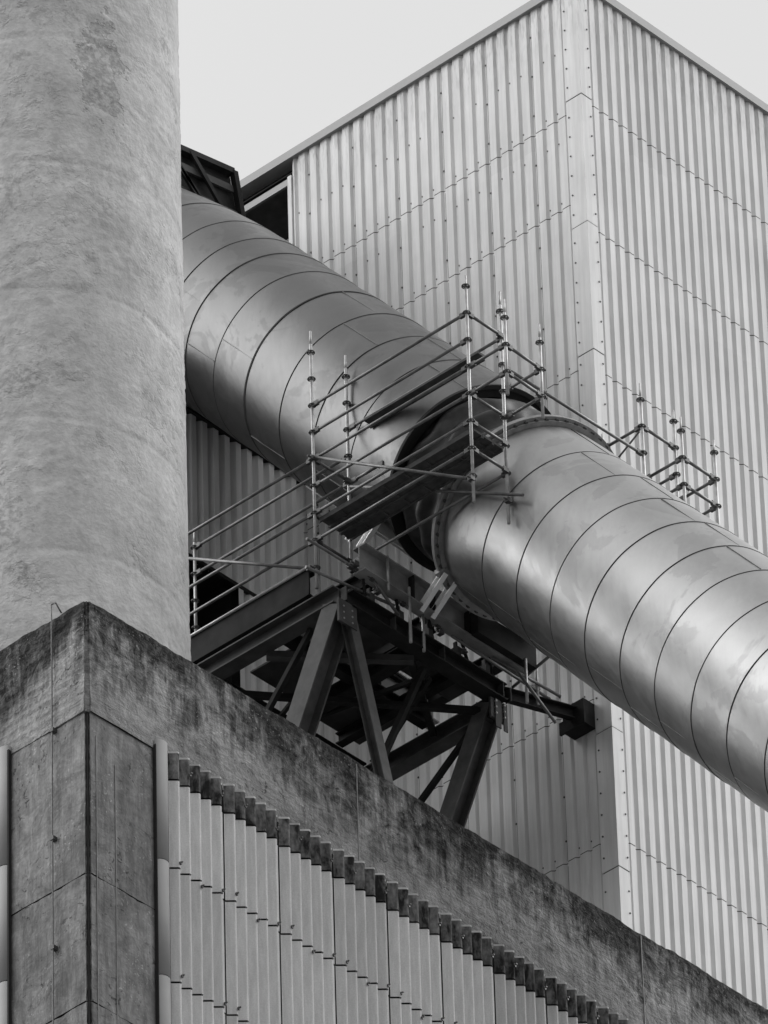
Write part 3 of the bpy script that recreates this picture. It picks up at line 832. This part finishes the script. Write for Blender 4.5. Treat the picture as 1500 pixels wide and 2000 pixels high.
# strut back to the tall building and its bracket
m = MB(); m.channel((XB+.06, YA+.02, zc+.0), (XT-.25, 1.42, -1.56), .22, .10, .016); build('wall_strut', m, M_STEEL, deck)
m = MB(); m.box((XT-.30, 1.20, -1.80), (XT-.045, 1.62, -1.36)); m.box((XT-.34, 1.16, -1.84), (XT-.30, 1.66, -1.62)); build('wall_bracket', m, M_STEEL, deck)
# saddle girders
def girder(y, mats):
    m = MB(); m.ibeam((-2.06, y, -.98), (1.46, y, -1.02), .48, .24, .016, .026); build('saddle_girder', m, M_GIRD, deck)
    for x in (-1.0, -.55, .2, .95):
        m = MB(); m.box((x-.01, y-.115, -1.2), (x+.01, y-.01, -.77)); build('web_stiffener', m, M_STEEL, deck)
girder(1.55, M_STEEL2); girder(3.35, M_STEEL2)
m = MB(); m.box((.22, 1.30, -1.24), (1.50, 1.46, -.83)); build('bearing_box', m, M_STEEL, deck)
for x in (-1.6, -.2, 1.2):
    m = MB(); m.ibeam((x, 1.68, -1.0), (x, 3.2, -1.0), .3, .18); build('tie_beam', m, M_STEEL, deck)
# saddle plate cut to the duct
def saddle(y, x0, x1, zb0, mat):
    m = MB(); c = math.tan(A_L)*y; rz = (R0+.03)/math.cos(A_L); n = 20; lo = []; hi = []
    for i in range(n+1):
        x = x0+(x1-x0)*i/n; q = 1-(x/(R0+.03))**2; z = c - rz*math.sqrt(max(0, q)); lo.append((x, zb0)); hi.append((x, max(z, zb0+.02)))
    vs = [(x, y+dy, z) for dy in (0, .16) for (x, z) in lo+hi]; N = 2*(n+1)
    fs = []
    for i in range(n):
        fs.append((i, i+1, n+1+i+1, n+1+i)); fs.append((N+i+1, N+i, N+n+1+i, N+n+2+i)); fs.append((n+1+i, n+2+i, N+n+2+i, N+n+1+i)); fs.append((i+1, i, N+i, N+i+1))
    fs.append((0, n+1, N+n+1, N)); fs.append((n+n+1, n, N+n, N+n+n+1))
    m.add(vs, fs, 0); return build('saddle_plate', m, mat, deck)
saddle(1.05, -.35, 1.47, -.80, M_GIRD)

# ================================================================== SCAFFOLDING
CUPZ = [k*.5+.02 for k in range(-12, 12)]
def standard(par, x, y, z0, z1, bright=True):
    m = MB(); m.tube((x, y, z0), (x, y, z1-.25), .0245, 10); m.tube((x, y, z1-.26), (x, y, z1), .017, 10)
    o = build('standard', m, M_GALV, par)
    for z in CUPZ:
        if z0+.05 < z < z1-.1:
            c = ROSE.copy(); COL.objects.link(c); c.parent = o; c.location = ORG + Vector((x, y, z)) - absloc(o)
    return o
def rosette_mesh():
    c = MB(); n = 20; R_, r_ = .064, .046
    vs = []
    for k in range(n):
        a = 2*math.pi*k/n; ca, sa = math.cos(a), math.sin(a)
        vs += [(R_*ca, R_*sa, -.006), (R_*ca, R_*sa, .006), (r_*ca, r_*sa, .006), (r_*ca, r_*sa, -.006)]
    fs = []
    for k in range(n):
        q = (k+1) % n
        for a_, b_ in ((0,1),(1,2),(2,3),(3,0)): fs.append((4*k+a_, 4*q+a_, 4*q+b_, 4*k+b_))
    c.add(vs, fs)
    for k in range(4):
        a = math.pi/2*k+.78; c.bar((0, 0, 0), (.055*math.cos(a), .055*math.sin(a), 0), .024, .010)
    c.tube((0, 0, -.03), (0, 0, .03), .030, 10)
    return c
def ledger(par, p, q, r=.0242, ends=True, name='ledger'):
    m = MB(); p = Vector(p); q = Vector(q); d = (q-p).normalized(); m.tube(p+d*.06, q-d*.06, r, 10); o = build(name, m, M_TUBE, par)
    if ends:
        c = MB(); c.bar(p+d*.02, p+d*.13, .048, .075); build('wedge_head', c, M_CUP, o)
        c = MB(); c.bar(q-d*.13, q-d*.02, .048, .075); build('wedge_head', c, M_CUP, o)
    return o
def clampt(par, p, r=.05):
    m = MB(); p = Vector(p); m.box(tuple(p-Vector((r,r,r))), tuple(p+Vector((r,r,r*.8)))); m.tube(p+Vector((-.09,0,.0)), p+Vector((.09,0,.02)), .016, 6); return build('coupler', m, M_CUP, par)

ROSE = build('rosette', rosette_mesh(), M_CUP, None); ROSE_PROTO = ROSE
sca = thing('scaffold', (-1.95, .6, -1.5), 'galvanised tube scaffold with boarded platform on the left of the duct joint', 'scaffold')
xa, xb = -2.34, -1.55; yC, yA, yL = -.97, 2.14, 5.33
# posts A, B, C, D, L, and the outrigger pair P, E
standard(sca, xa, yA, -1.36, 3.42); standard(sca, xb, yA+.03, -1.40, 3.42); standard(sca, xa, yC, -1.46, 2.72); standard(sca, xb, yC+.04, -1.40, 2.88)
standard(sca, xb, yL, -.55, 1.86); standard(sca, xa, yC-.73, .10, 1.86); standard(sca, xb, yC-.70, .12, 1.86)
for z in (2.02, 1.52, 1.02, .52, .02, -.48): ledger(sca, (xa, yA, z), (xa, yC, z))
for z in (2.02, -.48): ledger(sca, (xb, yA, z), (xb, yC, z))
ledger(sca, (xb, yA, 1.02), (xb, 1.45, 1.02))
for z in (1.02, .02, -.48): ledger(sca, (xa, yA, z), (xa, yL+.6, z))
for z in (1.52, 1.02): ledger(sca, (xb, yA, z), (xb, yL, z))
for z in (2.02, .52, .02, -.48): ledger(sca, (xa, yC, z), (xb, yC, z))
for z in (1.02, -.48, .0): ledger(sca, (xa, yA, z), (xb, yA, z))
for z in (1.02, .52):
    ledger(sca, (xa, yC, z), (xa, yC-.73, z)); ledger(sca, (xa, yC-.73, z), (xb, yC-.71, z)); ledger(sca, (xb, yC, z), (xb, yC-.71, z))
ledger(sca, (xa, yA, 1.06), (xa-.05, yC+.02, -1.05), .0242, False, 'diagonal_brace'); ledger(sca, (xb-.05, yA, .92), (xb-.05, yC-.35, -1.12), .0242, False, 'diagonal_brace')
ledger(sca, (xa-.05, yA+.05, -1.0), (xa-.05, yL-.2, .80), .0242, False, 'diagonal_brace')
for p in ((xa-.04, yA, 1.02), (xa-.04, yC, -1.05), (xb-.04, yC, -1.02), (xa-.05, yA+.08, -.98)): clampt(sca, p, .04)
# platform boards
for k in range(3):
    m = MB(); x0 = xa+.07+k*.225
    m.box((x0, -.93, -.075), (x0+.215, yA-.02, -.035)); m.box((x0, -.93, -.115), (x0+.02, yA-.02, -.075)); m.box((x0+.195, -.93, -.115), (x0+.215, yA-.02, -.075))
    y = -.8
    while y < yA-.1: m.box((x0+.02, y, -.10), (x0+.195, y+.03, -.076)); y += .42
    build('platform_board', m, M_PLANK, sca)
m = MB(); m.box((xb-.10, -.55, 1.90), (xb+.06, 1.75, 1.94)); m.box((xb+.03, -.55, 1.84), (xb+.06, 1.75, 1.90)); 
build('toe_board', m, M_PLANK, sca)
# tie tube over the duct to the other side
ledger(sca, (xb, yC+.04, 1.50), (1.48, yC, 1.50), .0242, True, 'tie_tube')
# loose tubes and clamps on the deck edge
for (p, q) in (((-3.05, 1.72, -1.02), (.55, 1.60, -1.12)), ((-2.95, 1.85, -1.42), (-1.2, 1.60, -1.38)), ((-.2, 1.50, -1.40), (2.05, 1.50, -1.45)), ((.7, 1.52, -1.32), (2.2, 1.42, -1.36)),
               ((.95, 1.25, -1.55), (1.75, 1.15, -2.25)), ((1.55, 1.9, -1.30), (1.55, .75, -1.02)), ((-1.85, 1.55, -1.15), (-1.2, 1.55, -1.6))):
    ledger(sca, p, q, .0242, False, 'support_tube')
for (x, y, z0, z1) in ((-1.55, 1.45, -1.35, -.72), (-1.10, 1.45, -2.05, -1.05), (-.95+.3, 1.6, -1.9, -1.1), (1.72, 1.5, -1.7, -.55), (1.25, 1.3, -2.0, -1.2)):
    m = MB(); m.tube((x, y, z0), (x, y, z1), .0242, 10); build('short_post', m, M_GALV, sca)
random.seed(11)
for k in range(16):
    x = random.uniform(-2.5, 1.9); clampt(sca, (x, 1.58+random.uniform(-.05, .1), -1.28-.02*x+random.uniform(-.12, .16)), random.uniform(.03, .05))

scb = thing('scaffold', (1.85, -1.0, -.6), 'small galvanised scaffold frame standing behind the duct against the pale ribbed wall', 'scaffold')
x1, x2 = 1.48, 2.22; yF, yK, yN = -.98, -1.73, -.20
standard(scb, x1, yF, -.6, 2.82); standard(scb, x2, yF, -.6, 2.72); standard(scb, x1, yK, -.9, 1.78); standard(scb, x2, yK, -.9, 1.75); standard(scb, x1, yN, .2, 2.3)
ledger(scb, (x1, yF, 2.02), (x2, yF, 2.02)); ledger(scb, (x1, yF, 2.02), (x1, yN, 2.02)); ledger(scb, (x2, yF, 1.52), (x2, yN-.2, 1.52))
for z in (1.02, .52):
    ledger(scb, (x1, yK, z), (x2, yK, z)); ledger(scb, (x1, yK, z), (x1, yF, z)); ledger(scb, (x2, yK, z), (x2, yF, z))
ledger(scb, (x1, yF, 1.98), (x1+.08, yN-.1, 1.70), .015, False, 'diagonal_brace')

bpy.data.objects.remove(ROSE_PROTO, do_unlink=True)
